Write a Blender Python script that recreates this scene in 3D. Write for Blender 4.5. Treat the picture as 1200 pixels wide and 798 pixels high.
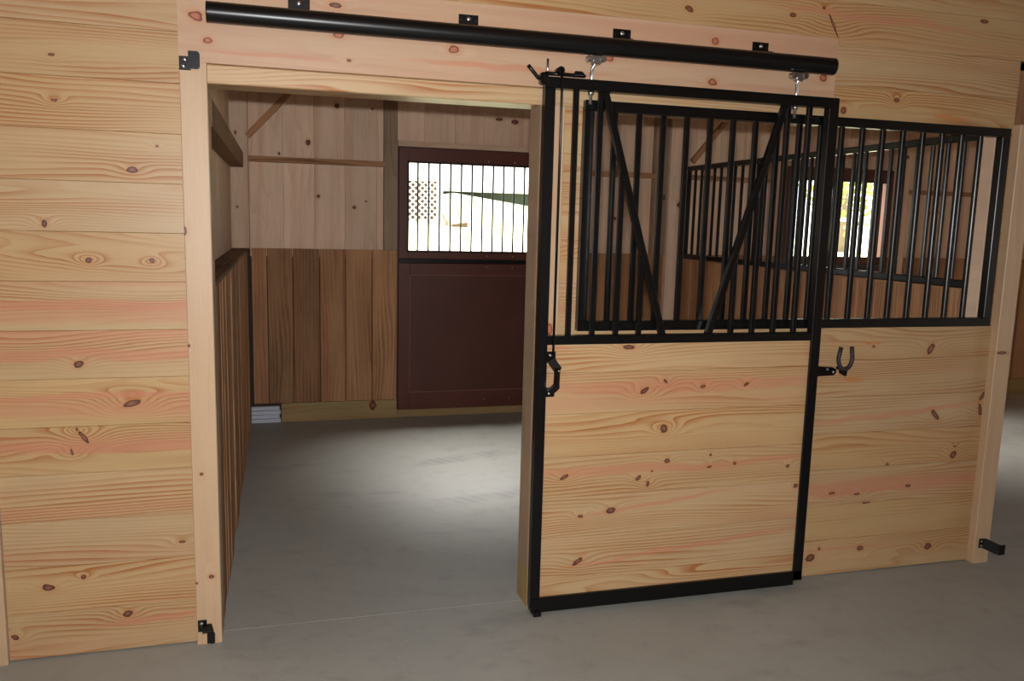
import bpy, bmesh, math, random
from mathutils import Matrix, Vector
for o in list(bpy.data.objects): bpy.data.objects.remove(o)
S = bpy.context.scene
COL = S.collection
random.seed(7)

# ------------------------------------------------------------------ camera
CAM = Vector((.2322, -3.137, 1.6179)); P_, Y_, R_ = -.1444, .2767, .0256
fw = Vector((math.sin(Y_)*math.cos(P_), math.cos(Y_)*math.cos(P_), math.sin(P_)))
rt = Vector((math.cos(Y_), -math.sin(Y_), 0)); up = rt.cross(fw)
RT = rt*math.cos(R_) + up*math.sin(R_); UP = up*math.cos(R_) - rt*math.sin(R_)
cd = bpy.data.cameras.new('camera'); cam = bpy.data.objects.new('camera', cd); COL.objects.link(cam)
cd.sensor_width = 36; cd.lens = 963.94/1200*36; cd.clip_start = .05; cd.clip_end = 300
cam.matrix_world = Matrix(((RT.x, UP.x, -fw.x, CAM.x), (RT.y, UP.y, -fw.y, CAM.y), (RT.z, UP.z, -fw.z, CAM.z), (0, 0, 0, 1)))
S.camera = cam
# ------------------------------------------------------------------ world, sun, flash, exposure
W = bpy.data.worlds.new('sky'); S.world = W; W.use_nodes = True
bg = W.node_tree.nodes['Background']; bg.inputs[0].default_value = (.88, .94, 1.0, 1); bg.inputs[1].default_value = 6.5
sl = bpy.data.lights.new('sun', 'SUN'); sl.energy = 70; sl.angle = math.radians(66); sl.color = (1, .97, .92)   # high sun behind thin bright cloud, beyond the back wall
so = bpy.data.objects.new('sun', sl); COL.objects.link(so); so.rotation_euler = (math.radians(-24), math.radians(-4), 0)
fl = bpy.data.lights.new('camera_flash', 'AREA'); fl.shape = 'RECTANGLE'; fl.size = .05; fl.size_y = .03; fl.energy = 122; fl.color = (.98, .985, 1)
fo = bpy.data.objects.new('camera_flash', fl); COL.objects.link(fo)
fm = cam.matrix_world.copy(); fm.translation = CAM + UP*.085 + fw*.02; fo.matrix_world = fm
S.view_settings.view_transform = 'Standard'; S.view_settings.look = 'None'; S.view_settings.exposure = -.36; S.view_settings.gamma = 1
S.view_settings.use_curve_mapping = False
S.cycles.max_bounces = 8; S.cycles.diffuse_bounces = 4

# ------------------------------------------------------------------ helpers
def srgb(r, g, b):
    f = lambda c: (c/255/12.92) if c/255 <= .04045 else ((c/255+.055)/1.055)**2.4
    return (f(r), f(g), f(b), 1)
WO = {}
def place(o, parent, wloc):
    o.parent = parent
    base = WO.get(parent, Vector((0, 0, 0))) if parent else Vector((0, 0, 0))
    o.location = Vector(wloc) - base; WO[o] = Vector(wloc)
    COL.objects.link(o); return o
def tag(o, label=None, cat=None, group=None, kind=None):
    if label: o['label'] = label
    if cat: o['category'] = cat
    if group: o['group'] = group
    if kind: o['kind'] = kind
    return o
def thing(name, label, cat, loc, group=None):
    o = bpy.data.objects.new(name, None); o.empty_display_size = .1
    place(o, None, loc); return tag(o, label, cat, group)
def structure(name, loc=(0, 0, 0)):
    o = bpy.data.objects.new(name, None); o.empty_display_size = .1
    place(o, None, loc); o['kind'] = 'structure'; return o
class MB:
    """collects shapes in world coordinates, builds one mesh object"""
    def __init__(s): s.bm = bmesh.new(); s.smooth = False
    def box(s, x0, x1, y0, y1, z0, z1, bev=0, rot=None):
        r = bmesh.ops.create_cube(s.bm, size=1); v = r['verts']
        c = Vector(((x0+x1)/2, (y0+y1)/2, (z0+z1)/2)); d = (x1-x0, y1-y0, z1-z0)
        for q in v:
            p = Vector((q.co.x*d[0], q.co.y*d[1], q.co.z*d[2]))
            if rot is not None: p = rot @ p
            q.co = p + c
        if bev:
            es = list({e for q in v for e in q.link_edges})
            bmesh.ops.bevel(s.bm, geom=es, offset=bev, segments=1, affect='EDGES')
        return s
    def bar(s, a, b, w, h, bev=0, side=(0, -1, 0)):
        """rectangular bar from a to b, w across, h along side"""
        a, b = Vector(a), Vector(b); u = (b-a).normalized(); n = Vector(side); n = (n - u*n.dot(u)).normalized(); t = u.cross(n)
        R = Matrix((u, t, n)).transposed(); L = (b-a).length; c = (a+b)/2
        r = bmesh.ops.create_cube(s.bm, size=1); v = r['verts']
        for q in v: q.co = R @ Vector((q.co.x*L, q.co.y*w, q.co.z*h)) + c
        if bev:
            es = list({e for q in v for e in q.link_edges}); bmesh.ops.bevel(s.bm, geom=es, offset=bev, segments=1, affect='EDGES')
        return s
    def tube(s, pts, r, n=12, cap=True):
        pts = [Vector(p) for p in pts]; rings = []
        d = (pts[1]-pts[0]).normalized(); ref = Vector((0, 1, 0)) if abs(d.y) < .9 else Vector((0, 0, 1))
        nn = (ref - d*ref.dot(d)).normalized()
        for i, p in enumerate(pts):
            t = (pts[min(i+1, len(pts)-1)] - pts[max(i-1, 0)]).normalized()
            nn = (nn - t*nn.dot(t)).normalized(); bb = t.cross(nn)
            rr = r[i] if isinstance(r, (list, tuple)) else r
            rings.append([s.bm.verts.new(p + (nn*math.cos(2*math.pi*k/n) + bb*math.sin(2*math.pi*k/n))*rr) for k in range(n)])
        for A, B in zip(rings, rings[1:]):
            for k in range(n):
                f = s.bm.faces.new((A[k], A[(k+1) % n], B[(k+1) % n], B[k])); f.smooth = True
        if cap: s.bm.faces.new(rings[0][::-1]); s.bm.faces.new(rings[-1])
        return s
    def prism(s, poly, y0, y1, bev=0):
        """polygon in (x,z) extruded from y0 to y1"""
        A = [s.bm.verts.new((x, y0, z)) for x, z in poly]; B = [s.bm.verts.new((x, y1, z)) for x, z in poly]; n = len(poly)
        s.bm.faces.new(A); s.bm.faces.new(B[::-1])
        for k in range(n): s.bm.faces.new((A[k], B[k], B[(k+1) % n], A[(k+1) % n]))
        return s
    def bolt(s, c, r=.006, h=.005, n=(0, -1, 0)):
        c = Vector(c); n = Vector(n); s.tube([c, c+n*h*.5, c+n*h*.85, c+n*h], [r, r, r*.75, r*.3], 10); return s
    def build(s, name, mat, parent=None, loc=None):
        bmesh.ops.recalc_face_normals(s.bm, faces=s.bm.faces)
        vs = [v.co for v in s.bm.verts]
        if loc is None:
            lo = [min(v[i] for v in vs) for i in range(3)]; hi = [max(v[i] for v in vs) for i in range(3)]
            loc = Vector([(a+b)/2 for a, b in zip(lo, hi)])
        loc = Vector(loc)
        for v in s.bm.verts: v.co -= loc
        me = bpy.data.meshes.new(name); s.bm.to_mesh(me); s.bm.free(); me.materials.append(mat)
        return place(bpy.data.objects.new(name, me), parent, loc)

# ------------------------------------------------------------------ materials
class N:
    """tiny node-graph writer"""
    def __init__(s, name):
        s.m = bpy.data.materials.new(name); s.m.use_nodes = True; s.t = s.m.node_tree; s.p = s.t.nodes['Principled BSDF']
    def node(s, ty, ins=(), **kw):
        n = s.t.nodes.new(ty)
        for k, v in kw.items(): setattr(n, k, v)
        for i, v in (ins.items() if isinstance(ins, dict) else enumerate(ins)):
            if v is None: continue
            if isinstance(v, bpy.types.NodeSocket): s.t.links.new(v, n.inputs[i])
            else: n.inputs[i].default_value = v
        return n
    def math(s, op, *a, clamp=False):
        n = s.node('ShaderNodeMath', a, operation=op, use_clamp=clamp); return n.outputs[0]
    def noise(s, vec, scale=1, detail=2, rough=.5):
        return s.node('ShaderNodeTexNoise', {'Vector': vec, 'Scale': scale, 'Detail': detail, 'Roughness': rough}).outputs['Fac']
    def comb(s, x, y, z): return s.node('ShaderNodeCombineXYZ', (x, y, z)).outputs[0]
    def mix(s, f, a, b, mode='MIX'):
        n = s.t.nodes.new('ShaderNodeMix'); n.data_type = 'RGBA'; n.blend_type = mode
        for k, v in ((0, f), (6, a), (7, b)):
            if isinstance(v, bpy.types.NodeSocket): s.t.links.new(v, n.inputs[k])
            else: n.inputs[k].default_value = v
        return n.outputs[2]
    def ramp(s, f, stops, interp='LINEAR'):
        n = s.node('ShaderNodeValToRGB', (f,)); r = n.color_ramp; r.interpolation = interp
        while len(r.elements) < len(stops): r.elements.new(.5)
        for e, (p, c) in zip(r.elements, stops):
            e.position = p; e.color = (c, c, c, 1) if not isinstance(c, tuple) else c
        return n.outputs[0]
    def smooth(s, f, a, b):
        n = s.node('ShaderNodeMapRange', {0: f, 1: a, 2: b, 3: 0., 4: 1.}, interpolation_type='SMOOTHSTEP'); return n.outputs[0]
    def link(s, sock, name):
        s.t.links.new(sock, s.p.inputs[name])

PAL = {
 #            early              late               fleck/pink          ringK  straight contrast rough
 'yellow': (srgb(185,153,107), srgb(160,103,56), srgb(188,130,98), 9, 64, 1.1, .42),
 'pink':   (srgb(190,157,127), srgb(176,134,104), srgb(180,131,104), 4, 12, .45, .40),
 'trim':   (srgb(188,158,125), srgb(172,136,103), srgb(182,142,116), 3, 16, .40, .42),
 'siding': (srgb(232,201,172), srgb(200,163,134), srgb(210,160,132), 3, 14, .45, .6),
 'rough':  (srgb(158,118,84),  srgb(104,70,44),  srgb(148,94,66), 3, 36, .8, .75),
 'treated':(srgb(166,142,98), srgb(134,108,68), srgb(150,96,50), 4, 20, .5, .65),
 'dull':   (srgb(156,134,110), srgb(120,97,76), srgb(132,108,88), 4, 24, .5, .65),
}
CACHE = {}
def wood(kind, blobs=()):
    """blobs: (u, v, ru, rv, angle, type) in the plank's own coordinates; type k knot, r red ringed knot, s pink heart streak, o orange heart"""
    key = (kind, tuple(blobs))
    if key in CACHE: return CACHE[key]
    e, l, pk, K, st, con, ro = PAL[kind]
    g = N(kind + '_pine'); co = g.node('ShaderNodeTexCoord').outputs['Object']
    sp = g.node('ShaderNodeSeparateXYZ', (co,)); u, w, v = sp.outputs
    at = lambda n: g.node('ShaderNodeAttribute', attribute_name=n, attribute_type='OBJECT').outputs['Fac']
    seed, tone, pinkness = at('seed'), at('tone'), at('pinkness')
    us = g.math('ADD', u, g.math('MULTIPLY', seed, 13.7)); vs = g.math('ADD', v, g.math('MULTIPLY', seed, 5.3))
    bumpk = None; knots = []; streaks = []
    wob = g.noise(g.comb(g.math('MULTIPLY', us, 30.), g.math('MULTIPLY', vs, 60.), seed), 1, 1)
    for (bu, bv, ru, rv, an, ty) in blobs:
        a = math.radians(an); du = g.math('SUBTRACT', u, bu); dv = g.math('SUBTRACT', v, bv)
        p = g.math('ADD', g.math('MULTIPLY', du, math.cos(a)/ru), g.math('MULTIPLY', dv, math.sin(a)/ru))
        q = g.math('SUBTRACT', g.math('MULTIPLY', dv, math.cos(a)/rv), g.math('MULTIPLY', du, math.sin(a)/rv))
        if ty in 'so':
            q = g.math('ADD', q, g.math('MULTIPLY', g.math('SUBTRACT', g.noise(g.comb(g.math('MULTIPLY', us, 5.), vs, seed), 1, 1), .5), 2.2))
        d = g.math('SQRT', g.math('ADD', g.math('MULTIPLY', p, p), g.math('MULTIPLY', q, q)))
        if ty in 'kr':
            d = g.math('ADD', d, g.math('MULTIPLY', g.math('SUBTRACT', wob, .5), .9)); knots.append((d, ty))
            R = max(ru, rv)
            gx = g.math('MULTIPLY', du, 1/(R*2.6+.012)); gy = g.math('MULTIPLY', dv, 1/(R*1.2+.008))
            bb = g.math('EXPONENT', g.math('MULTIPLY', g.math('ADD', g.math('MULTIPLY', gx, gx), g.math('MULTIPLY', gy, gy)), -1.))
            bb = g.math('MULTIPLY', bb, .09 + R*4)
            bumpk = bb if bumpk is None else g.math('ADD', bumpk, bb)
        else: streaks.append((d, ty))
    h = g.noise(g.comb(g.math('MULTIPLY', us, .75), g.math('MULTIPLY', vs, 6.), g.math('ADD', g.math('MULTIPLY', seed, 31.), g.math('MULTIPLY', w, 6.))), 1, 1.4, .42)
    if bumpk is not None: h = g.math('ADD', h, bumpk)
    fine = g.noise(g.comb(g.math('MULTIPLY', us, 3.), g.math('MULTIPLY', vs, 45.), seed), 1, 2)
    ph = g.math('ADD', g.math('MULTIPLY', h, g.math('MULTIPLY', g.math('ADD', .45, g.math('FRACT', g.math('MULTIPLY', seed, 7.7))), float(K*1.9))), g.math('MULTIPLY', vs, float(st)))
    ph = g.math('ADD', ph, g.math('MULTIPLY', fine, .55))
    ring = g.ramp(g.math('FRACT', ph), [(0, .08), (.35, .15), (.72, .62), (.9, 1.), (1., .1)], 'EASE')
    mod = g.noise(g.comb(g.math('MULTIPLY', us, 1.1), g.math('MULTIPLY', vs, 9.), g.math('ADD', seed, 4.)), 1, 1)
    ring = g.math('MULTIPLY', ring, g.math('MULTIPLY', g.smooth(mod, .25, .75), con*1.15))
    if kind == 'yellow':
        e = g.mix(g.math('MULTIPLY', g.math('FRACT', g.math('MULTIPLY', seed, 3.3)), .75), e, srgb(184, 159, 124))
    c = g.mix(ring, e, l)
    # heartwood flush
    pn = g.noise(g.comb(g.math('MULTIPLY', us, .35), g.math('MULTIPLY', vs, 11.), g.math('ADD', seed, 9.)), 1, 1)
    c = g.mix(g.math('MULTIPLY', g.smooth(pn, .45, .7), pinkness), c, pk)
    for d, ty in streaks:
        m = g.math('MULTIPLY', g.math('SUBTRACT', 1., g.smooth(d, .55, 1.1)), .62 if ty == 's' else .75)
        c = g.mix(m, c, srgb(188, 126, 96) if ty == 's' else srgb(188, 118, 66))
    # tone and fibre
    fib = g.noise(g.comb(g.math('MULTIPLY', us, 7.), g.math('MULTIPLY', vs, 260.), seed), 1, 2, .6)
    blot = g.noise(g.comb(g.math('MULTIPLY', us, 1.6), g.math('MULTIPLY', vs, 4.), g.math('ADD', seed, 2.)), 1, 3)
    amp = {'rough': .9, 'dull': .6, 'treated': .6, 'siding': .42}.get(kind, .22)
    val = g.math('ADD', tone, g.math('ADD', g.math('MULTIPLY', g.math('SUBTRACT', fib, .5), amp*.8), g.math('MULTIPLY', g.math('SUBTRACT', blot, .5), amp)))
    c = g.mix(1., c, g.comb(val, val, val), 'MULTIPLY')
    for d, ty in knots:
        halo = g.math('MULTIPLY', g.math('SUBTRACT', 1., g.smooth(d, 1.0, 2.6)), .35)
        c = g.mix(halo, c, srgb(186, 118, 66))
        core = g.math('SUBTRACT', 1., g.smooth(d, .95, 1.15))
        if ty == 'r': kc = g.ramp(d, [(0, srgb(176, 112, 84)), (.62, srgb(170, 104, 78)), (.85, srgb(112, 56, 42)), (1, srgb(120, 62, 46))])
        else: kc = g.ramp(d, [(0, srgb(138, 92, 70)), (.5, srgb(116, 74, 56)), (.85, srgb(80, 50, 40)), (1, srgb(84, 52, 40))])
        c = g.mix(core, c, kc)
    g.link(c, 'Base Color'); g.p.inputs['Roughness'].default_value = ro
    g.p.inputs['Specular IOR Level'].default_value = .35 if kind in ('yellow', 'pink', 'trim') else .2
    b = g.node('ShaderNodeBump', {'Strength': .12 if kind != 'rough' else .5, 'Distance': .002, 'Height': g.math('ADD', ring, g.math('MULTIPLY', fib, .8))})
    g.link(b.outputs[0], 'Normal')
    CACHE[key] = g.m; return g.m
def plain(name, col, rough=.5, metal=0, nscale=0, namp=0, spec=.5, coat=0):
    g = N(name)
    if namp:
        co = g.node('ShaderNodeTexCoord').outputs['Object']; n = g.noise(co, nscale, 3)
        f = g.math('ADD', 1-namp/2, g.math('MULTIPLY', n, namp)); c = g.mix(1., col, g.comb(f, f, f), 'MULTIPLY'); g.link(c, 'Base Color')
        b = g.node('ShaderNodeBump', {'Strength': .08, 'Distance': .001, 'Height': n}); g.link(b.outputs[0], 'Normal')
    else: g.p.inputs['Base Color'].default_value = col
    g.p.inputs['Roughness'].default_value = rough; g.p.inputs['Metallic'].default_value = metal
    g.p.inputs['Specular IOR Level'].default_value = spec; g.p.inputs['Coat Weight'].default_value = coat
    return g.m
BLACK = plain('black_powder_coat', srgb(6, 6, 7), .3, 0, 60, .2, .4)
TRACK = plain('black_track_enamel', srgb(11, 11, 12), .32, 0, 40, .2, .4)
SHOE = plain('dark_brown_iron', srgb(48, 36, 38), .55, 0, 90, .4, .4)
ZINC = plain('zinc_plated_steel', srgb(200, 204, 208), .28, 1, 80, .3)
DARKZINC = plain('dull_bolt_steel', srgb(160, 160, 160), .35, 1, 80, .3)
MAROON = plain('maroon_painted_wood', srgb(88, 43, 30), .42, 0, 3, .5, .35)
MAROON2 = plain('maroon_painted_panel', srgb(80, 40, 28), .45, 0, 4, .6, .35)
EDGEL = plain('worn_maroon_edge', srgb(128, 82, 66), .5, 0, 20, .4)
SHEATH = plain('weathered_dark_sheathing', srgb(58, 44, 34), .85, 0, 6, .4)
WHITE = plain('white_vinyl', srgb(238, 238, 236), .5, 0, 3, .05)
SIDE = plain('pale_house_siding', srgb(232, 230, 224), .6, 0, 3, .06)
BLOCKM = plain('pale_grey_concrete_block', srgb(196, 200, 212), .8, 0, 120, .35)
GREENM = plain('under_deck_shade', srgb(52, 60, 40), .8, 0, 4, .6)  # dark green that puts the shade under the deck into the colour
REDM = plain('faded_red_plastic', srgb(220, 110, 90), .5)
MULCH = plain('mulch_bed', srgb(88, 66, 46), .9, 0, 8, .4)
GALV = plain('galvanised_roof_steel', srgb(120, 116, 110), .6, 0, 5, .3)

def concrete():
    g = N('troweled_concrete'); co = g.node('ShaderNodeTexCoord').outputs['Object']
    sp = g.node('ShaderNodeSeparateXYZ', (co,)); x, y, z = sp.outputs
    a = g.noise(co, 1.3, 5, .6); b = g.noise(co, 9, 4, .6); f = g.noise(co, 160, 2, .6)
    st = g.noise(g.comb(g.math('MULTIPLY', x, .8), g.math('MULTIPLY', y, 2.2), z), 1.6, 4, .65)
    c = g.mix(a, srgb(138,137,129), srgb(165,164,155))
    c = g.mix(g.math('MULTIPLY', g.smooth(b, .5, .75), .28), c, srgb(120, 116, 108))
    c = g.mix(g.math('MULTIPLY', g.smooth(st, .55, .72), .35), c, srgb(112, 108, 102))
    # tyre scuffs: two curved dark tracks of tread blocks across the stall floor
    for y0, k in ((2.26, .26), (1.42, .15)):
        dy = g.math('SUBTRACT', y, g.math('ADD', y0, g.math('MULTIPLY', g.math('SUBTRACT', x, 1.6), k)))
        m = g.math('SUBTRACT', 1., g.smooth(g.math('ABSOLUTE', dy), .03, .11))
        tr = g.smooth(g.math('SINE', g.math('ADD', g.math('MULTIPLY', x, 75.), g.math('MULTIPLY', y, 60.))), -.6, .5)
        wear = g.math('MULTIPLY', g.smooth(g.noise(g.comb(x, y, 3.), 2.2, 3), .42, .6), g.smooth(x, .8, 1.3))
        m = g.math('MULTIPLY', g.math('MULTIPLY', m, wear), g.math('ADD', .22, g.math('MULTIPLY', tr, .16)))
        c = g.mix(m, c, srgb(84, 82, 80))
    vo = g.node('ShaderNodeTexVoronoi', {'Vector': co, 'Scale': 34.}).outputs['Distance']
    dust = g.math('MULTIPLY', g.math('SUBTRACT', 1., g.smooth(vo, .06, .13)), g.smooth(g.noise(co, 2.0, 2), .5, .66))
    c = g.mix(g.math('MULTIPLY', dust, .55), c, srgb(206, 190, 160))
    v = g.math('ADD', .93, g.math('MULTIPLY', f, .14)); c = g.mix(1., c, g.comb(v, v, v), 'MULTIPLY')
    g.link(c, 'Base Color'); g.link(g.math('ADD', .44, g.math('MULTIPLY', a, .22)), 'Roughness'); g.p.inputs['Specular IOR Level'].default_value = .45
    bp = g.node('ShaderNodeBump', {'Strength': .12, 'Distance': .003, 'Height': g.math('ADD', b, g.math('MULTIPLY', f, .3))}); g.link(bp.outputs[0], 'Normal')
    return g.m
CONC = concrete()
def lawn():
    g = N('sunlit_lawn'); co = g.node('ShaderNodeTexCoord').outputs['Object']; a = g.noise(co, .7, 4); b = g.noise(co, 40, 3)
    c = g.mix(a, srgb(160, 160, 122), srgb(184, 178, 150)); c = g.mix(g.math('MULTIPLY', b, .4), c, srgb(146, 150, 104))
    g.link(c, 'Base Color'); g.p.inputs['Roughness'].default_value = .95; return g.m
LAWN = lawn()
def leafm():
    g = N('sunlit_leaves'); co = g.node('ShaderNodeTexCoord').outputs['Object']; a = g.noise(co, 5, 3)
    g.link(g.mix(a, srgb(86, 112, 46), srgb(170, 176, 92)), 'Base Color'); g.p.inputs['Roughness'].default_value = .7; return g.m
LEAF = leafm(); BARK = plain('grey_bark', srgb(120, 104, 86), .9, 0, 9, .5)

# ------------------------------------------------------------------ planks
PM = {}
def plank(name, parent, c, L, Wd, T, u, n, kind, seed=None, tone=None, pink=.25, blobs=(), ch=.0025, label=None):
    """c = centre of the front face (world), u = direction of length, n = outward face normal"""
    key = (round(L, 3), round(Wd, 3), round(T, 3), ch)
    if key not in PM:
        bm = bmesh.new(); h = Wd/2; prof = [(0, -h+ch), (0, h-ch), (ch, h), (T, h), (T, -h), (ch, -h)]
        A = [bm.verts.new((-L/2, y, z)) for y, z in prof]; B = [bm.verts.new((L/2, y, z)) for y, z in prof]
        for k in range(6): bm.faces.new((A[k], A[(k+1) % 6], B[(k+1) % 6], B[k]))
        bm.faces.new(A[::-1]); bm.faces.new(B); bmesh.ops.recalc_face_normals(bm, faces=bm.faces)
        me = bpy.data.meshes.new('plank'); bm.to_mesh(me); bm.free(); me.materials.append(wood(kind)); PM[key] = me
    o = bpy.data.objects.new(name, PM[key])
    u = Vector(u); yy = -Vector(n); zz = u.cross(yy)
    place(o, parent, c); o.rotation_euler = Matrix((u, yy, zz)).transposed().to_euler()
    o.material_slots[0].link = 'OBJECT'; o.material_slots[0].material = wood(kind, blobs)
    o['seed'] = random.random()*9 if seed is None else seed; o['tone'] = random.uniform(.93, 1.05) if tone is None else tone; o['pinkness'] = pink*1.1
    if label: o['label'] = label
    return o
FRONT = (0, -1, 0)
def hboard(name, parent, x0, x1, z0, z1, yf, T, kind, marks=(), gap=.0006, **k):
    k.setdefault('ch', .0014)
    """horizontal board facing the aisle; marks are (x, z, du, dv, angle, type) in world metres"""
    cx, cz = (x0+x1)/2, (z0+z1)/2
    bl = tuple((round(m[0]-cx, 3), round(m[1]-cz, 3), round(max(m[2]*.68, .004), 4), round(max(m[3]*.68, .003), 4), m[4], m[5] if len(m) > 5 else 'k')
               for m in marks if x0-.01 < m[0] < x1+.01 and z0 < m[1] <= z1)
    return plank(name, parent, (cx, yf, cz), x1-x0, z1-z0-gap, T, (1, 0, 0), FRONT, kind, blobs=bl, **k)
def vboard(name, parent, x0, x1, z0, z1, yf, T, kind, marks=(), gap=.001, **k):
    cx, cz = (x0+x1)/2, (z0+z1)/2
    bl = tuple((round(m[1]-cz, 3), round(-(m[0]-cx), 3), round(max(m[3]*.68, .004), 4), round(max(m[2]*.68, .003), 4), 0, m[5] if len(m) > 5 else 'k')
               for m in marks if x0 < m[0] <= x1 and z0 < m[1] < z1)
    return plank(name, parent, (cx, yf, cz), z1-z0, x1-x0-gap, T, (0, 0, 1), FRONT, kind, blobs=bl, **k)

# ================================================================== FLOOR
fl_ = structure('floor')
MB().box(-9, 14, -8, 3.62, -.12, -.010).build('floor_base', SHEATH, fl_)
for a in ((-9, 2.648, -8, .068), (2.652, 14, -8, .068), (-9, 14, .072, 3.62)):
    MB().box(a[0], a[1], a[2], a[3], -.0098, 0).build('concrete_slab', CONC, fl_, loc=(0, 0, 0))
# ================================================================== FRONT WALL
PITCH = .171; Z0 = .005
rows = [Z0 + PITCH*k for k in range(18)]
K_LEFT = [(-0.485,1.978,.014,.007,0),(-0.253,1.759,.024,.016,0),(-0.485,2.123,.014,.0075,0),(-0.171,1.843,.0075,.006,0),(-0.534,1.569,.013,.018,0),(-0.403,1.446,.015,.015,0),(-0.201,1.446,.012,.012,0),(-0.451,1.083,.0221,.0165,20),(-0.287,.936,.048,.015,18),(-0.447,.821,.036,.010,-55),(-0.467,.85,.006,.009,0),(-0.487,.77,.004,.018,10),(-0.586,.269,.027,.018,-10),(-0.47,.3,.012,.012,0),(-0.328,.143,.0253,.018,15),(-0.702,.093,.018,.012,-25),(-0.134,.405,.0158,.007,0),
 (-.40,1.292,1.2,.030,0,'s'),(-.45,1.115,1.1,.036,0,'s'),(-.45,.965,.8,.022,0,'s'),(-.28,.785,.9,.034,0,'s'),(-.25,.11,.35,.02,4,'s')]
K_HEAD = [(-0.032,2.283,.033,.021,-20,'r'),(0.004,2.205,.021,.015,0,'r'),(0.446,2.258,.027,.015,0,'r'),(0.435,2.358,.03,.012,0,'k'),(0.482,2.173,.0105,.0075,0,'k'),(0.865,2.241,.027,.018,0,'r'),(1.483,2.257,.024,.017,0,'r'),(1.938,2.357,.021,.018,0,'r'),(1.937,2.197,.0289,.018,0,'r'),(2.456,2.25,.026,.021,0,'r'),(.25,2.29,.5,.02,0,'s'),(1.1,2.19,.7,.02,0,'s'),(.2,2.17,.35,.012,0,'s')]
K_TOP = [(1.826,2.477,.028,.015,-20),(2.304,2.496,.0206,.015,0),(2.448,2.536,.012,.0095,0),(2.50,2.47,.07,.008,-60),(3.28,2.553,.0306,.0126,0),(2.851,2.186,.0204,.0126,0),(2.581,2.127,.02,.02,0),(3.15,2.13,.17,.02,0,'o'),(2.75,2.515,.9,.03,-2,'s')]
K_RIGHT = [(3.166,1.073,.04,.0206,60),(2.847,1.09,.012,.009,0),(3.229,.755,.045,.016,-45),(3.495,.837,.04,.0144,55),(3.49,.77,.0153,.04,10),(3.359,.551,.0306,.0204,50),(3.364,.593,.0125,.008,0),(2.978,.521,.02,.0124,50),(3.112,.412,.02,.010,0),(2.825,.389,.025,.0082,0),(2.688,.402,.025,.0082,0),(2.886,.345,.033,.0075,5),(2.644,.136,.0124,.0125,0),(2.871,.12,.025,.0165,0),(3.263,.095,.0306,.022,0),(2.597,.094,.033,.025,10),
 (2.84,1.11,.08,.014,0,'o'),(2.75,.935,.10,.02,0,'o'),(2.98,.77,.9,.024,4,'s'),(2.98,.43,1.3,.065,0,'s'),(2.85,.40,.5,.018,3,'s'),(2.75,.13,.5,.012,0,'s')]
wf = structure('wall_front')
PINKROW = {0: .3, 1: .25, 2: .25, 3: .35, 4: .5, 5: .5, 6: .5, 7: .5}
for k, z in enumerate(rows[:-1]):
    z1 = rows[k+1]
    if z < 2.38:
        hboard('board', wf, (-.722 if z < 2.9 else -1.6), -.088, z, z1, 0, .032, 'yellow', K_LEFT, tone=[.94, .97, .95, .98, .96, 1., .98, .96, .95, .97, .95, .97, .93, .96][k], pink=PINKROW.get(k, .15))
    else:
        j = (.885, 1.9, .4)[k-14]
        hboard('board', wf, -.722, j, z, z1, 0, .032, 'yellow', K_TOP, tone=.97, pink=.2)
        hboard('board', wf, j, 3.9, z, z1, 0, .032, 'yellow', K_TOP, tone=.93, pink=.2)
    if z < 1.03:
        hboard('board', wf, 1.30, 3.507, z, z1, 0, .032, 'yellow', K_RIGHT, tone=.97, pink=.12)
    elif z < 1.15:
        hboard('board', wf, 1.30, 3.507, z, 1.205, 0, .032, 'yellow', K_RIGHT, tone=.98, pink=.1)
        hboard('board', wf, 3.45, 3.507, 1.205, z1+.002, 0, .032, 'yellow', tone=.9) if z1 > 1.21 else None
    elif z < 2.0:
        hboard('board', wf, 1.30, 1.40, z, z1, 0, .032, 'yellow', tone=1.0)
        hboard('board', wf, 3.45, 3.507, z, z1, 0, .032, 'yellow', tone=.95)
    elif z < 2.1:
        hboard('board', wf, 1.30, 1.40, z, 2.064, 0, .032, 'yellow', tone=1.0)
        hboard('board', wf, 2.50, 3.507, 2.075, z1, 0, .032, 'yellow', K_TOP, tone=.96)
        hboard('board', wf, 3.45, 3.507, z, 2.075, 0, .032, 'yellow', tone=.95)
    elif z < 2.38:
        hboard('board', wf, 2.50, 3.507, z, z1, 0, .032, 'yellow', K_TOP, tone=.95)
for k, z in enumerate(rows[:-1]):      # the wall runs on past the left edge of the photograph, and over the open bay to the right
    hboard('board', wf, -3.2, -.86, z, rows[k+1], 0, .032, 'yellow', tone=.96)
    if z > 2.38: hboard('board', wf, 3.9, 9.95, z, rows[k+1], 0, .032, 'yellow', tone=.94)
# cladding on the stall side of the front wall (with the door and grille openings left free)
b = MB(); b.box(-3, -.02, .034, .05, .0, 3.0); b.box(-.02, 3.6, .034, .05, 2.3, 3.0); b.box(1.3, 3.5, .034, .05, .0, 1.18); b
b.box(3.507, 3.6, .034, .05, 0, 3.0)
ob = b.build('inner_cladding', wood('dull'), wf); ob['seed'] = 1.; ob['tone'] = .9; ob['pinkness'] = .1
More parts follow.
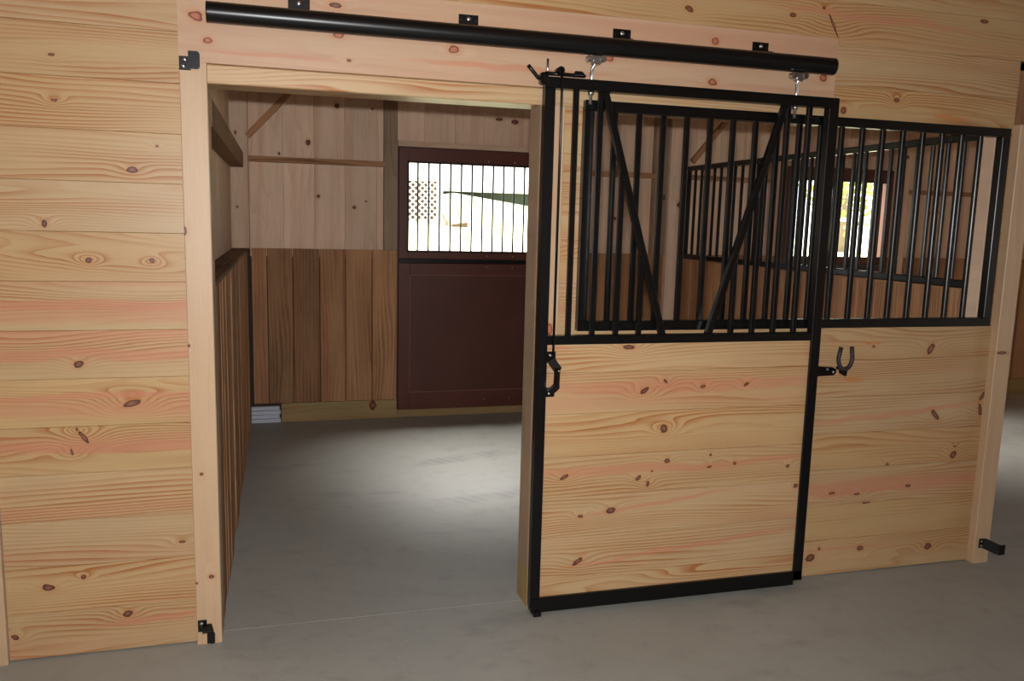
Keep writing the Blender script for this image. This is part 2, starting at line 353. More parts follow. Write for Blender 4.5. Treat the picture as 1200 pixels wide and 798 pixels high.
# trims
def trim(i, *a, **k):
    f = k.pop('f', hboard); o = f('trim_%d' % i, None, *a, **k); o['kind'] = 'structure'; return o
K_TL = [(-0.087,1.555,.009,.018,0),(-0.087,1.146,.009,.009,0),(-0.057,.666,.009,.009,0),(-0.032,.266,.015,.0105,0),(-0.085,.246,.006,.006,0)]
trim(1, -.0904, 0, .0, 2.129, -.019, .019, 'trim', K_TL, f=vboard, tone=1.02, pink=.25)
trim(2, -.0904, 2.515, 2.129, 2.413, -.019, .019, 'pink', K_HEAD, tone=1.0, pink=.5)
trim(3, 1.215, 1.31, .0, 2.064, -.019, .019, 'trim', [(1.273,1.191,.016,.033,0,'r')], f=vboard, tone=1.03, pink=.3)
trim(4, 0.0, 2.515, 2.064, 2.129, -.004, .14, 'yellow', tone=1.06, pink=0., seed=3.31, ch=.004)
trim(5, 3.507, 3.600, .0, 2.112, -.040, .13, 'trim', [(3.542,1.054,.04,.010,10)], f=vboard, tone=.98, pink=.1, ch=.003)
trim(6, -.86, -.724, .0, 2.9, -.019, .019, 'trim', f=vboard, tone=.97, pink=.05)
trim(7, 3.507, 3.60, 2.114, 2.36, .012, .08, 'rough', f=vboard, tone=1.0, pink=.3)
trim(8, -.09, 0.0, 0, 2.12, .001, .115, 'dull', f=vboard, tone=1.1)          # left jamb
trim(9, 1.215, 1.32, .17, 2.064, .001, .14, 'dull', f=vboard, tone=1.25)        # right jamb
trim(10, 1.215, 1.32, .0, .168, .001, .14, 'treated', f=vboard, tone=1.05)
trim(11, 3.447, 3.50, .0, 2.3, .04, .09, 'siding', f=vboard, tone=.95)
trim(12, 3.56, 3.65, .0, 2.9, .14, .09, 'dull', f=vboard, tone=.9)

# ================================================================== LEFT STALL WALL (faces +x)
wl = structure('wall_left')
FX = (1, 0, 0)
def side_plank(name, parent, xf, y0, y1, z0, z1, T, kind, n=FX, **k):
    return plank(name, parent, (xf, (y0+y1)/2, (z0+z1)/2), z1-z0, abs(y1-y0)-.002, T, (0, 0, 1), n, kind, **k)
y = .125; rnd = random.Random(3)
while y < 3.44:
    w = rnd.uniform(.10, .19); y1 = min(y+w, 3.452)
    side_plank('plank', wl, rnd.uniform(-.006, .001), y, y1, .006, 1.345, .036, 'rough', tone=rnd.uniform(.75, 1.55), pink=rnd.uniform(0, .5), ch=.004); y = y1+.002
y = .06
while y < 3.49:
    y1 = min(y+.24, 3.498); side_plank('siding_board', wl, -.115, y, y1, 1.36, 2.98, .02, 'siding', tone=rnd.uniform(.72, .86), pink=.2); y = y1
o = plank('ledge_cap', wl, (-.057, 1.79, 1.362), 3.33, .114, .018, (0, 1, 0), (0, 0, 1), 'rough', tone=.6)
plank('girt', wl, (-.02, 1.95, 2.018), 3.0, .11, .092, (0, -1, 0), FX, 'rough', tone=.78)
MB().box(-.15, -.136, .05, 3.5, 0, 3.0).build('outer_sheathing', SHEATH, wl)

# ================================================================== BACK WALL
wb = structure('wall_back', (0, 3.45, 0))
YB = 3.454
K_SID = [(.94,2.45,.012,.012,0),(1.75,1.5,.02,.02,0),(0.454,2.172,.024,.028,0),(0.673,2.458,.0245,.0245,0),(0.527,1.768,.018,.018,0),(0.801,1.691,.018,.018,0),(0.893,1.74,.0106,.009,0),(0.239,2.079,.012,.014,0),(1.961,2.428,.0403,.0182,0),(2.091,2.415,.0484,.024,0),(2.841,1.771,.0242,.021,0),(3.0,1.66,.03,.02,0),(2.7,1.5,.02,.02,0),(3.75,1.72,.02,.02,0),(6.25,1.8,.03,.03,0),(6.4,1.8,.03,.02,0)]
DX = 3.47
x = .015; k = 0
rnd = random.Random(5)
while x < 9.2:
    w = .232 if k % 3 else .25
    x1 = x+w
    for e_ in (1.12, 2.32, 4.59, 5.80):
        if x < e_-.001 < x1: x1 = e_
    inwin = any(x > a-.04 and x1 < a+1.19 for a in (1.145, 1.145+DX))
    zz0 = 2.16 if inwin else 1.3
    vboard('siding_board', wb, x, x1, zz0, 2.98, 3.50, .02, 'siding', K_SID, tone=rnd.uniform(.86, 1.02), pink=rnd.uniform(.1, .6), ch=.0015)
    x = x1; k += 1
seams = [.022, .137, .328, .530, .728, .936, 1.134]; tones = [1.3, 1.02, .9, 1.3, 1.3, 1.45]
for a, c_, t in zip(seams, seams[1:], tones):
    vboard('plank', wb, a+.002, c_-.002, .152, 1.362, YB-rnd.uniform(0, .006), .04, 'rough', tone=t*.95, pink=.35, ch=.004)
for x0, x1 in ((2.31, 4.60), (5.79, 9.2)):
    x = x0
    while x < x1-.05:
        w = min(rnd.uniform(.16, .2), x1-x)
        vboard('plank', wb, x+.001, x+w-.001, .152, 1.362, YB-rnd.uniform(0, .006), .04, 'rough', tone=rnd.uniform(1.05, 1.4), pink=.3, ch=.004); x += w
hboard('girt', wb, .015, 1.027, 2.010, 2.050, 3.42, .08, 'rough', tone=1.25)
hboard('girt', wb, 2.31, 3.33, 2.010, 2.050, 3.42, .08, 'rough', tone=1.3)
hboard('girt', wb, 3.60, 4.5, 2.010, 2.050, 3.42, .08, 'rough', tone=1.3)
hboard('girt', wb, 5.95, 9.2, 1.96, 2.0, 3.42, .08, 'rough', tone=1.3)
hboard('door_header', wb, 1.133, 2.31, 2.172, 2.215, 3.42, .08, 'siding', tone=.75)
hboard('door_header', wb, 4.60, 5.79, 2.172, 2.215, 3.42, .08, 'siding', tone=.75)
vboard('post', wb, -.118, .014, 1.362, 2.98, YB, .09, 'siding', [(-.072,2.215,.01,.02,0),(-.07,1.67,.01,.012,0)], tone=.85, pink=.5)
vboard('post', wb, 1.027, 1.133, 1.364, 2.98, YB-.01, .1, 'dull', tone=.95)
vboard('post', wb, 2.305, 2.40, 1.364, 2.98, YB-.01, .1, 'dull', tone=1.0)
vboard('post', wb, 3.33, 3.455, 1.364, 2.98, 3.43, .1, 'dull', [(3.42,1.85,.02,.03,0)], tone=1.08)
vboard('post', wb, 3.456, 3.59, 0, 2.98, 3.40, .1, 'siding', [(3.56,1.79,.03,.03,0)], tone=.95)
vboard('post', wb, 4.48, 4.60, 1.364, 2.98, YB-.01, .1, 'siding', tone=.95)
vboard('post', wb, 5.80, 5.95, 1.2, 2.98, YB-.02, .1, 'siding', [(5.9,2.3,.02,.02,0),(5.86,1.5,.02,.03,0)], tone=.98)
for a, b_ in (((.014, 2.19), (.46, 2.67)), ((3.66, 2.16), (4.05, 2.62))):
    d = Vector((b_[0]-a[0], 0, b_[1]-a[1])); L = d.length
    plank('brace', wb, ((a[0]+b_[0])/2, 3.38, (a[1]+b_[1])/2), L, .045, .04, d.normalized(), FRONT, 'rough', tone=1.4)
hboard('kick_board', wb, .228, 1.134, .0, .150, YB-.012, .04, 'treated', [(.35,.11,.03,.03,0,'o'),(.94,.11,.04,.05,0)], tone=.95)
hboard('kick_board', wb, 2.31, 4.60, .0, .150, YB-.012, .04, 'treated', tone=.95)
hboard('kick_board', wb, 5.79, 9.2, .0, .150, YB-.012, .04, 'treated', tone=.95)
for x0 in (1.145, 1.145+DX):
    hboard('door_sill', wb, x0-.008, x0+1.16, .0, .060, YB, .09, 'treated', tone=.8)
b = MB()
for x0, x1, z0, z1 in ((-.2, 1.14, -.1, 3.0), (2.31, 4.61, -.1, 3.0), (5.78, 9.6, -.1, 3.0), (1.14, 2.31, 2.17, 3.0), (4.61, 5.78, 2.17, 3.0)):
    b.box(x0, x1, 3.522, 3.56, z0, z1)
b.build('outer_sheathing', SHEATH, wb)
# ------------------------------------------------------------------ dutch doors in the back wall
def dutch(i, ox):
    D = structure('door_%d' % i, (1.145+ox, 3.44, .06))
    yf = 3.445
    fr = MB()
    for a in ((1.145, 1.222), (2.228, 2.305)): fr.box(a[0]+ox, a[1]+ox, yf, yf+.04, 1.30, 2.168, .002)
    fr.box(1.222+ox, 2.228+ox, yf, yf+.04, 1.30, 1.366, .002); fr.box(1.222+ox, 2.228+ox, yf, yf+.04, 2.052, 2.168, .002)
    fr.build('upper_frame', MAROON, D)
    leaf = MB()
    leaf.box(1.145+ox, 1.236+ox, yf, yf+.04, .064, 1.262, .002).box(2.214+ox, 2.305+ox, yf, yf+.04, .064, 1.262, .002)
    leaf.box(1.236+ox, 2.214+ox, yf, yf+.04, .064, .203, .002).box(1.236+ox, 2.214+ox, yf, yf+.04, 1.168, 1.262, .002)
    lo = leaf.build('lower_leaf_frame', MAROON, D)
    MB().box(1.236+ox, 2.214+ox, yf+.012, yf+.03, .203, 1.168).build('lower_leaf_panel', MAROON2, D)
    e = MB().box(1.236+ox, 2.214+ox, yf+.006, yf+.014, .203, .209).box(1.236+ox, 2.214+ox, yf+.006, yf+.014, 1.164, 1.168).box(1.236+ox, 1.241+ox, yf+.006, yf+.014, .209, 1.164)
    e.build('panel_bead', EDGEL, D)
    MB().box(1.15+ox, 2.30+ox, yf-.004, yf+.03, 1.264, 1.296, .003).build('meeting_strip', BLACK, D)
    g = MB(); a0, a1, z0, z1 = 1.208+ox, 2.24+ox, 1.352, 2.062
    g.box(a0, a1, yf-.022, yf-.004, z1-.014, z1, .002).box(a0, a1, yf-.022, yf-.004, z0, z0+.014, .002)
    g.box(a0, a0+.014, yf-.022, yf-.004, z0, z1, .002).box(a1-.014, a1, yf-.022, yf-.004, z0, z1, .002)
    go = g.build('window_grille', BLACK, D)
    for k in range(11):
        X = 1.292+ox+.0877*k
        if k == 0: first = MB().tube([(X, yf-.013, z0+.01), (X, yf-.013, z1-.01)], .0078, 8).build('bar', BLACK, go)
        else:
            c = first.copy(); COL.objects.link(c); c.parent = go; c.location = first.location + Vector((.0877*k, 0, 0))
    for X in (1.868, 2.088):
        for z in (2.085, 1.325, 1.235, .132): MB().bolt((X+ox, yf, z), .006, .005).build('bolt', DARKZINC, D)
    return D
dutch(1, 0); dutch(2, DX)
for i, ox in ((1, 0), (2, DX)):
    b = MB().box(1.118+ox, 1.165+ox, 3.486, 3.56, .05, 2.18).box(2.28+ox, 2.33+ox, 3.486, 3.56, .05, 2.18).box(1.15+ox, 2.31+ox, 3.486, 3.56, 2.14, 2.20).box(1.15+ox, 2.31+ox, 3.486, 3.5, 1.24, 1.32).box(1.14+ox, 2.32+ox, 3.486, 3.56, -.02, .09)
    b.build('frame_stop', MAROON, bpy.data.objects['door_%d' % i])

# small ribbed block in the back corner
blk = MB()
for k in range(4): blk.box(.002, .222-(.008 if k % 2 else 0), 3.415+(.003 if k % 2 else 0), 3.452, .004+k*.033, .034+k*.033, .003)
tag(blk.build('masonry_block', BLOCKM, None, loc=(.11, 3.43, .0)), 'small pale grey ribbed masonry block under the brown planks in the back left corner', 'block')

# ================================================================== RIGHT PARTITION
wr = structure('wall_right', (3.6, 0, 0))
y = .235; rnd = random.Random(11)
while y < 3.38:
    w = rnd.uniform(.15, .2); y1 = min(y+w, 3.395)
    side_plank('plank', wr, 3.60+rnd.uniform(0, .005), y, y1, .006, 1.325, .04, 'rough', n=(-1, 0, 0), tone=rnd.uniform(1.25, 1.6), pink=.35, ch=.004); y = y1+.002
plank('top_cap', wr, (3.62, 1.81, 1.334), 3.15, .06, .01, (0, 1, 0), (0, 0, 1), 'rough', tone=1.3)
pg = thing('partition_grille', 'long black barred grille on top of the plank partition behind the front grille', 'grille', (3.62, .25, 1.335))
def rail_y(z0, z1, nm): MB().box(3.60, 3.638, .25, 3.39, z0, z1, .004).build(nm, BLACK, pg)
rail_y(1.336, 1.374, 'bottom_rail'); rail_y(2.078, 2.116, 'top_rail')
for y in (.25, 3.352): MB().box(3.60, 3.638, y, y+.038, 1.374, 2.078, .003).build('stile', BLACK, pg)
pb = None
for k in range(28):
    y = .29+.1056*(k+1)
    if pb is None: pb = MB().box(3.609, 3.629, y-.010, y+.010, 1.372, 2.08, .003).build('bar', BLACK, pg)
    else: c = pb.copy(); COL.objects.link(c); c.parent = pg; c.location = pb.location + Vector((0, .1056*k, 0))

# ================================================================== CEILING, AISLE
ce = structure('ceiling', (0, 0, 3.0))
b = MB().box(-9, 14, -8, 3.8, 3.0, 3.04)
ob = b.build('ceiling_deck', wood('rough'), ce); ob['seed'] = 2.; ob['tone'] = .8; ob['pinkness'] = .2
wo = structure('wall_aisle_far', (0, -5.4, 0))
b = MB().box(5.9, 9.3, -5.5, -5.42, 2.7, 3.0).box(-9, 14, -5.5, -5.42, 0, 1.2).box(-9, -4.5, -5.5, -5.42, 1.2, 3.0).box(10.0, 10.1, -5.5, -4.2, 0, 3).box(10.0, 10.1, -1.4, 3.5, 0, 3).box(10.0, 10.1, -4.2, -1.4, 2.4, 3)  # out of view; right end wall and its opening added to cut ambient light
for a, c_ in ((-4.6, .0), (.4, 14)): b.box(a, c_, -5.5, -5.42, 1.2, 3.0)
ob = b.build('unseen_aisle_cladding', wood('siding'), wo); ob['seed'] = 5.; ob['tone'] = .9; ob['pinkness'] = .2
wn = structure('wall_aisle_end', (-5, 0, 0))
ob = MB().box(-5.1, -5.0, -5.5, 0, 0, 3.0).build('end_cladding', wood('siding'), wn); ob['seed'] = 6.; ob['tone'] = .9; ob['pinkness'] = .2

# ================================================================== FIXED FRONT GRILLE
fg = thing('front_grille', 'black fixed bar grille set in the pine wall behind and right of the sliding door', 'grille', (2.42, -.01, 1.18))
G0, G1, GZ0, GZ1 = 1.388, 3.463, 1.183, 2.092; YG0, YG1 = -.034, .006
MB().box(G0, G1, YG0, YG1, GZ0, GZ0+.039, .002).build('bottom_rail', BLACK, fg)
MB().box(G0, G1, YG0, YG1, GZ1-.039, GZ1, .002).build('top_rail', BLACK, fg)
MB().box(G0, G0+.038, YG0, YG1, GZ0+.039, GZ1-.039, .002).build('stile', BLACK, fg)
MB().box(G1-.045, G1, YG0, YG1, GZ0+.039, GZ1-.039, .002).build('stile', BLACK, fg)
fb = None
for k in range(18):
    X = 1.520+.1053*k
    if fb is None: fb = MB().box(X-.0105, X+.0105, -.0245, -.0035, GZ0+.037, GZ1-.037, .003).build('bar', BLACK, fg)
    else: c = fb.copy(); COL.objects.link(c); c.parent = fg; c.location = fb.location + Vector((.1053*k, 0, 0))

# ================================================================== SLIDING DOOR
dr = thing('sliding_stall_door', 'sliding stall door with black steel frame, pine lower panel and V of braces', 'door', (1.852, -.065, .02))
A0, A1, B0, B1 = 1.205, 2.4985, .016, 2.160; Y0, Y1 = -.085, -.045
MB().box(A0, A0+.041, Y0, Y1, .036, B1-.04, .002).build('stile', BLACK, dr)
MB().box(A1-.046, A1, Y0, Y1, .036, B1-.04, .002).build('stile', BLACK, dr)
MB().box(A0, A1, Y0, Y1, B1-.041, B1, .002).build('top_rail', BLACK, dr)
MB().box(A0+.041, A1-.046, Y0, Y1, 1.136, 1.171, .002).build('middle_rail', BLACK, dr)
MB().box(A0+.004, A1-.046, Y0-.004, Y1+.004, B0, .078, .002).build('bottom_rail', BLACK, dr)
MB().box(A1-.046, A1, Y0, Y1, .034, .079, .002).build('corner_cap', BLACK, dr)
K_DOOR = [(1.598,1.120,.0371,.012,0),(1.676,.936,.032,.014,30),(1.771,.973,.016,.008,-45),(1.946,.946,.016,.01,10),(2.153,.951,.02,.0103,30),(1.774,.772,.022,.0247,30),(1.338,.587,.024,.0105,25),(1.798,.63,.016,.012,0),(2.002,.645,.01,.01,0),(1.998,.592,.016,.0075,10),(2.121,.601,.0103,.01,0),(2.387,.574,.0124,.01,0),(1.668,.563,.02,.0111,40),(1.713,.534,.012,.018,-10),(1.73,.589,.0075,.006,0),(2.436,.479,.016,.016,0),(1.551,.43,.028,.02,0),(1.415,.414,.016,.009,0),(1.411,.217,.036,.0142,35),
 (1.85,.955,1.3,.05,0,'s'),(1.6,.60,.9,.035,-2,'s'),(2.25,.61,.6,.02,3,'s'),(1.75,.445,.6,.016,6,'s'),(1.95,.245,1.1,.018,5,'s'),(1.3,1.12,.1,.012,0,'s')]
dz = [.076, .155, .3275, .500, .672, .850, 1.020, 1.138]
for k, (a, c_) in enumerate(zip(dz, dz[1:])):
    hboard('panel_board', dr, A0+.04, A1-.045, a, c_, -.074, .022, 'yellow', K_DOOR, tone=[1.03, 1.0, 1.02, .99, 1.03, 1.0, 1.04][k], pink=[.2, .1, .25, .4, .05, .35, .1][k])
def vbar(X, z1, nm='bar'):
    return MB().box(X-.0105, X+.0105, -.0755, -.0545, 1.169, z1, .003).build(nm, BLACK, dr)
Cx = 1.852
# braces: top outer -> bottom inner, V shape
BT, BB = (.40, 2.122), (.105, 1.168)
def brace_z(dx): return BB[1] + (dx-BB[0])/(BT[0]-BB[0])*(BT[1]-BB[1])
for s in (-1, 1):
    MB().bar((Cx+s*BT[0], -.065, BT[1]), (Cx+s*BB[0], -.065, BB[1]), .027, .027, .003).build('brace', BLACK, dr)
    for dx in (.517, .415): vbar(Cx+s*dx, 2.12)
    for dx in (.313, .212): vbar(Cx+s*dx, brace_z(dx)-.02)
    MB().box(Cx+s*.112-.0105, Cx+s*.112+.0105, -.0755, -.0545, 1.169, 1.20, .003).build('bar', BLACK, dr)
# hangers
for X in (1.402, 2.292):
    h = MB().box(X-.017, X+.017, -.100, -.070, 2.215, 2.249, .004)
    h.build('trolley_block', ZINC, dr)
    for s in (-1, 1):
        w = MB(); w.tube([(X+s*.024, -.103, 2.236), (X+s*.024, -.067, 2.236)], .0120, 14).build('trolley_wheel', ZINC, dr)
    MB().tube([(X, -.085, 2.230), (X-.001, -.085, 2.218), (X-.012+.008*(X > 2), -.080, 2.200), (X-.010+.014*(X > 2), -.072, 2.185), (X-.008+.014*(X > 2), -.067, 2.158), (X-.008+.014*(X > 2), -.066, 2.07)], .0062, 10).build('hanger_rod', ZINC, dr)
    XX = X-.008+.014*(X > 2)
    MB().tube([(XX, -.066, 2.106), (XX, -.066, 2.118)], .012, 6).build('hanger_nut', ZINC, dr)
# latch gear on top
MB().tube([(1.137, -.075, 2.196), (1.15, -.075, 2.183), (1.178, -.075, 2.153), (1.196, -.075, 2.150)], .0075, 8).build('latch_hook', BLACK, dr)
MB().box(1.186, 1.212, -.088, -.05, 2.130, 2.174, .006).build('latch_bracket', BLACK, dr)
MB().tube([(1.205, -.075, 2.172), (1.36, -.075, 2.172)], .007, 8).build('latch_bar', BLACK, dr)
MB().tube([(1.217, -.066, 2.16), (1.217, -.066, 2.226)], .0045, 8).build('threaded_stud', ZINC, dr)
MB().tube([(1.259, -.105, 2.182), (1.259, -.062, 2.182)], .014, 14).build('latch_knob', BLACK, dr)
MB().tube([(1.318, -.07, 2.168), (1.33, -.07, 2.184), (1.352, -.07, 2.184), (1.368, -.07, 2.170)], .006, 8).build('latch_spring', BLACK, dr)
MB().tube([(1.262, -.102, 2.188), (1.264, -.103, 2.10), (1.264, -.103, 1.10)], .0052, 8).build('latch_rod', BLACK, dr)
h = MB(); h.box(1.238, 1.276, -.104, -.094, 1.068, 1.112, .004); h.box(1.238, 1.276, -.104, -.094, .930, .968, .004)
h.bar((1.256, -.105, 1.078), (1.277, -.128, 1.044), .026, .012, .003); h.bar((1.274, -.130, 1.052), (1.272, -.130, .972), .024, .013, .004); h.bar((1.274, -.130, .98), (1.256, -.106, .952), .024, .012, .003)
h.build('latch_handle', BLACK, dr)
for z in (1.098, .944): MB().bolt((1.252, -.104, z), .0065, .004).build('screw', DARKZINC, dr)
MB().bolt((1.279, -.136, 1.04), .004, .003).build('screw', DARKZINC, dr)
# floor guide wheel block under leading corner
MB().box(1.218, 1.252, -.098, -.06, -.0, .026, .003).build('bottom_guide', BLACK, dr)

# ================================================================== TRACK
tr = thing('door_track', 'long round black steel track above the stall opening', 'track', (1.23, -.085, 2.25))
t = MB().tube([(.008, -.085, 2.284), (2.453, -.085, 2.284)], .034, 28, cap=False)
t.tube([(.008, -.085, 2.284), (2.453, -.085, 2.284)], .031, 28, cap=False)
t.build('track_tube', TRACK, tr)
for X in (.008, 2.449): MB().tube([(X, -.085, 2.284), (X+.004, -.085, 2.284)], .0345, 28).build('end_cap', TRACK, tr)
for X in (.31, .918, 1.531, 2.145):
    q = MB().box(X-.037, X+.037, -.024, -.019, 2.30, 2.368, .001).box(X-.02, X+.022, -.085, -.019, 2.312, 2.322, .001)
    bo = q.build('track_bracket', BLACK, tr)
    MB().bolt((X, -.024, 2.352), .0085, .006).build('bolt', ZINC, bo)
    for s in (-1, 1): MB().bolt((X+s*.028, -.024, 2.348), .0028, .001).build('bolt_hole', SHOE, bo)

# ================================================================== DOOR STOPS
st = thing('door_stop', 'small black angle stop with two bolts at the top of the left jamb trim', 'door stop', (-.07, -.019, 2.10), 'black door stops on the trims')
MB().box(-.089, -.052, -.024, -.019, 2.100, 2.146, .001).build('plate', BLACK, st)
MB().box(-.054, -.050, -.075, -.02, 2.106, 2.146, .001).build('web', BLACK, st)
MB().prism([(-.054, 2.098), (-.024, 2.098), (-.0175, 2.105), (-.0175, 2.148), (-.024, 2.155), (-.054, 2.155)], -.08, -.074).build('stop_tab', BLACK, st)
for z, X in ((2.134, -.070), (2.113, -.075)): MB().bolt((X, -.024, z), .0075, .006).build('bolt', ZINC, st)
st = thing('door_stop', 'small black angle stop with two bolts at the foot of the left jamb trim', 'door stop', (-.07, -.019, .05), 'black door stops on the trims')
MB().box(-.085, -.053, -.024, -.019, .052, .098, .001).build('plate', BLACK, st)
MB().bar((-.056, -.022, .078), (-.046, -.058, .066), .038, .004, .001, side=(0, 0, 1)).build('web', BLACK, st)
MB().prism([(-.050, .024), (-.026, .020), (-.022, .026), (-.022, .060), (-.027, .065), (-.050, .068)], -.062, -.056).build('stop_tab', BLACK, st)
for z, X in ((.086, -.072), (.063, -.063)): MB().bolt((X, -.024, z), .0065, .006).build('bolt', ZINC, st)
st = thing('door_stop', 'bent black strap stop jutting past the foot of the right post', 'door stop', (3.55, -.04, .08), 'black door stops on the trims')
MB().box(3.530, 3.560, -.046, -.040, .080, .126, .001).build('plate', BLACK, st)
MB().bar((3.553, -.046, .105), (3.592, -.100, .088), .050, .006, .001, side=(-1, -1, 0)).build('strap', BLACK, st)
MB().box(3.586, 3.628, -.106, -.100, .062, .112, .002).build('stop_tab', BLACK, st)
for z in (.114, .092): MB().bolt((3.541, -.046, z), .0065, .005).build('bolt', ZINC, st)
# horseshoe keeper
hs = thing('horseshoe_latch_keeper', 'black latch keeper plate with upright horseshoe on the pine wall right of the door', 'latch', (2.62, 0, .96))
MB().prism([(2.552, .960), (2.640, .964), (2.650, .974), (2.650, .990), (2.630, 1.000), (2.552, 1.006)], -.008, 0).build('plate', BLACK, hs)
for X, z in ((2.602, .992), (2.634, .979)): MB().bolt((X, -.008, z), .006, .005).build('bolt', ZINC, hs)
MB().prism([(2.646, .990), (2.652, .975), (2.680, .962), (2.686, .966), (2.688, 1.004), (2.640, 1.006)], -.035, -.027).build('throw', BLACK, hs)
pts = []
for k in range(15):
    a = math.radians(-112 + k*(224/14)); s = abs(k-7)/7
    pts.append((2.664+math.sin(a)*(.036 if s < .9 else .034), -.045, 1.047-math.cos(a)*.050+(.012 if s > .9 else 0)))
pts[0] = (2.637, -.045, 1.098); pts[-1] = (2.693, -.045, 1.098)
MB().tube(pts, .0098, 10).build('horseshoe', SHOE, hs)
MB().box(2.652, 2.676, -.04, 0, .99, 1.004, .002).build('arm', BLACK, hs)

# ================================================================== OUTSIDE
def ground_z(x, y):
    t = min(max((y-4.2)/9, 0), 1); z = -.06 + 1.66*t*t*(3-2*t)*.35 + 1.66*t*.65
    s = min(max((x-3.28)/.25, 0), 1)*max(0, .60-.14*max(0, x-3.5)); u_ = min(max((y-12.6)/1.2, 0), 1)
    return z + s*u_ - .6*min(max((x-8)/3, 0), 1)*t
bm = bmesh.new(); gx = [-6+.25*i for i in range(130)]; gy = [3.57+.4*j for j in range(76)]
V = [[bm.verts.new((x, y, ground_z(x, y))) for x in gx] for y in gy]
for j in range(len(gy)-1):
    for i in range(len(gx)-1):
        f = bm.faces.new((V[j][i], V[j][i+1], V[j+1][i+1], V[j+1][i])); f.smooth = True
me = bpy.data.meshes.new('lawn'); bm.to_mesh(me); bm.free(); me.materials.append(LAWN)
lw = place(bpy.data.objects.new('ground_lawn', me), None, (0, 0, 0)); lw['kind'] = 'structure'
# deck skirt lattice
la = thing('lattice_panel', 'white diagonal lattice skirt below the deck, seen through the stall window', 'lattice', (2.9, 13, 1.55))
b = MB(); x0, x1, z0, z1 = 2.35, 3.25, 1.56, 2.34
k = -12
while k < 14:
    X = x0 + k*.125
    for s in (1, -1):
        xa = X if s == 1 else X+(z1-z0)
        pts = []
        for q in (0, 1):
            pts.append((xa + s*(z1-z0)*q, z0+(z1-z0)*q))
        (xa_, za), (xb, zb) = pts
        def clip(xa_, za, xb, zb):
            m = (zb-za)/(xb-xa_)
            if min(xa_, xb) > x1 or max(xa_, xb) < x0: return None
            out = []
            for xx, zz in ((xa_, za), (xb, zb)):
                xc = min(max(xx, x0), x1); out.append((xc, zz+(xc-xx)*m))
            return out
        c = clip(xa_, za, xb, zb)
        if c and abs(c[0][0]-c[1][0]) > .03: b.bar((c[0][0], 13+.008*s, c[0][1]), (c[1][0], 13+.008*s, c[1][1]), .026, .008)
    k += 1
b.build('lattice_slats', WHITE, la)
MB().box(x0, x1, 12.97, 13.03, z1, z1+.05).build('top_rail', WHITE, la)
MB().box(1.6, 3.22, 12.95, 13.9, z1+.06, 3.4).build('deck_box', WHITE, la)
MB().box(3.22, 3.32, 12.95, 13.05, 1.5, 3.2).build('corner_post', WHITE, la)
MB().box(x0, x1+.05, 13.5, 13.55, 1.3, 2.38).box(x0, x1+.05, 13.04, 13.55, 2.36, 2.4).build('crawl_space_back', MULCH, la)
# house with deck rail
ho = thing('house', 'white sided house with a railed deck, bright beyond the left stall window', 'house', (6, 15, 1.6))
b = MB()
for k in range(22): b.box(3.4, 9.5, 16.0-.006*(k % 2), 16.2, 1.2+k*.16, 1.2+k*.16+.158)
b.build('siding', SIDE, ho)
MB().box(3.4, 6.2, 14.0, 16, 2.20, 2.42).build('deck', WHITE, ho)
MB().box(3.3, 6.2, 14.02, 14.08, 2.62, 2.68).build('deck_rail', WHITE, ho)
b = MB()
for k in range(24): b.box(3.36+.12*k, 3.40+.12*k, 14.03, 14.07, 2.42, 2.62)
b.build('balusters', WHITE, ho)
MB().box(3.3, 9.6, 14.6, 16.6, 4.7, 4.8).build('roof_eave', GALV, ho)
MB().box(3.3, 6.2, 14.25, 14.35, 1.7, 2.2).build('deck_skirt_shade', GREENM, ho)  # skirt band coloured dark to stand for shade below the deck
rm = MB().box(3.27, 3.34, 12.4, 12.5, ground_z(3.2, 12.45)-.02, 1.60, .01).bar((3.30, 12.45, 1.55), (3.22, 12.45, 1.72), .05, .04, .01)
tag(rm.build('garden_toy', REDM, None), 'small faded red plastic item on the grass outside the left stall window', 'toy')
mm = MB()
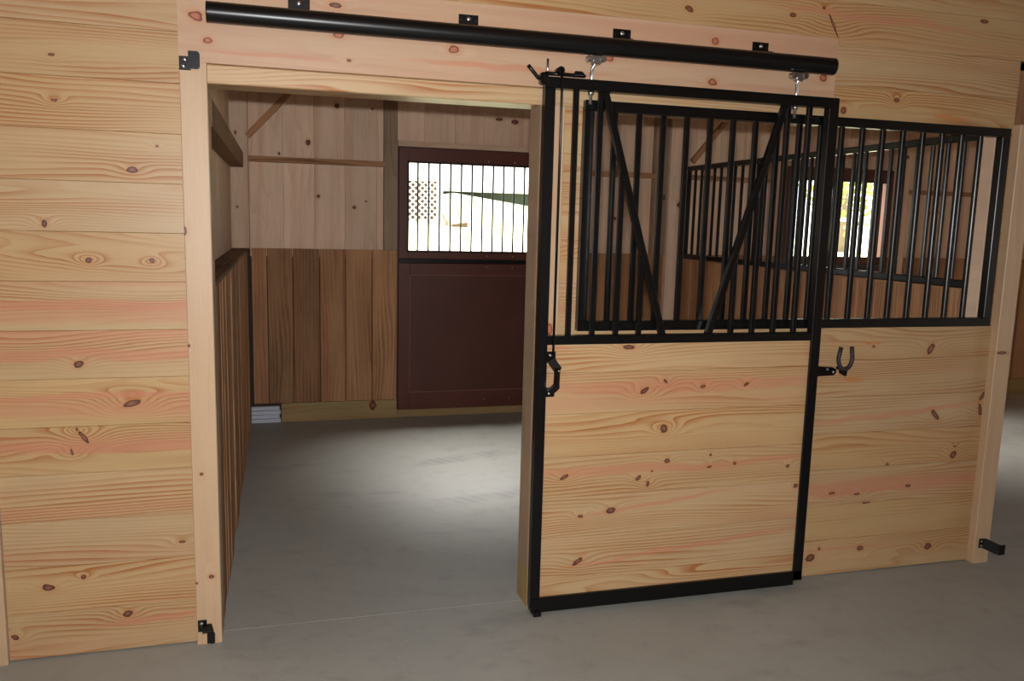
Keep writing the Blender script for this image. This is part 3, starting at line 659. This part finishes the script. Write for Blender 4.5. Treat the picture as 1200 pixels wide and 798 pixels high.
for k in range(10): mm.box(3.38+.03*k, 3.415+.03*k, 12.3, 12.5, ground_z(3.2, 12.4)-.03, ground_z(3.2, 12.4)+.03+.004*k+.01*(k % 2), .006)
tag(mm.build('mulch_bed', MULCH, None), 'low strip of brown mulch on the slope beside the red item', 'mulch', kind='stuff')
# trees past the second window
def tree(x, y, h, r, lab, sd):
    R = random.Random(sd); zb = ground_z(x, y)
    T = thing('leafy_tree', lab, 'tree', (x, y, zb), 'trees outside the right window')
    MB().tube([(x, y, zb-.05), (x+.05, y, zb+h*.3), (x-.05, y+.05, zb+h*.6)], [.12, .09, .05], 8).build('trunk', BARK, T)
    b = bmesh.new()
    for i in range(1300):
        a, e_, q = R.uniform(0, 6.28), R.uniform(-1, 1), R.random()**.45
        p = Vector((x+math.cos(a)*math.sqrt(1-e_*e_)*r*q, y+math.sin(a)*math.sqrt(1-e_*e_)*r*q, zb+h*.6+e_*h*.48*q))
        n = Vector((R.uniform(-1, 1), R.uniform(-1, 1), R.uniform(-1, 1))).normalized(); t = n.orthogonal().normalized()*R.uniform(.06, .13); s_ = n.cross(t)*.6
        b.faces.new([b.verts.new(p+t), b.verts.new(p+s_), b.verts.new(p-t), b.verts.new(p-s_)])
    me = bpy.data.meshes.new('foliage'); b.to_mesh(me); b.free(); me.materials.append(LEAF)
    for v in me.vertices: v.co -= Vector((x, y, zb))
    f = place(bpy.data.objects.new('foliage', me), T, (x, y, zb))
tree(12.2, 16.5, 3.6, 1.3, 'pale green leafy tree, left one seen through the right stall window', 1)
tree(15.2, 16.5, 4.0, 1.5, 'pale green leafy tree, right one seen through the right stall window', 2)
fe = thing('rail_fence', 'white rail fence low behind the bars of the right stall window', 'fence', (13, 13, .9))
MB().box(10.6, 16.5, 13.0, 13.05, 1.80, 1.88).build('fence_rail', WHITE, fe)
for X in (11.0, 12.7, 14.4, 16.1): MB().box(X, X+.1, 12.98, 13.08, ground_z(X, 13)-.05, 1.95).build('fence_post', WHITE, fe)
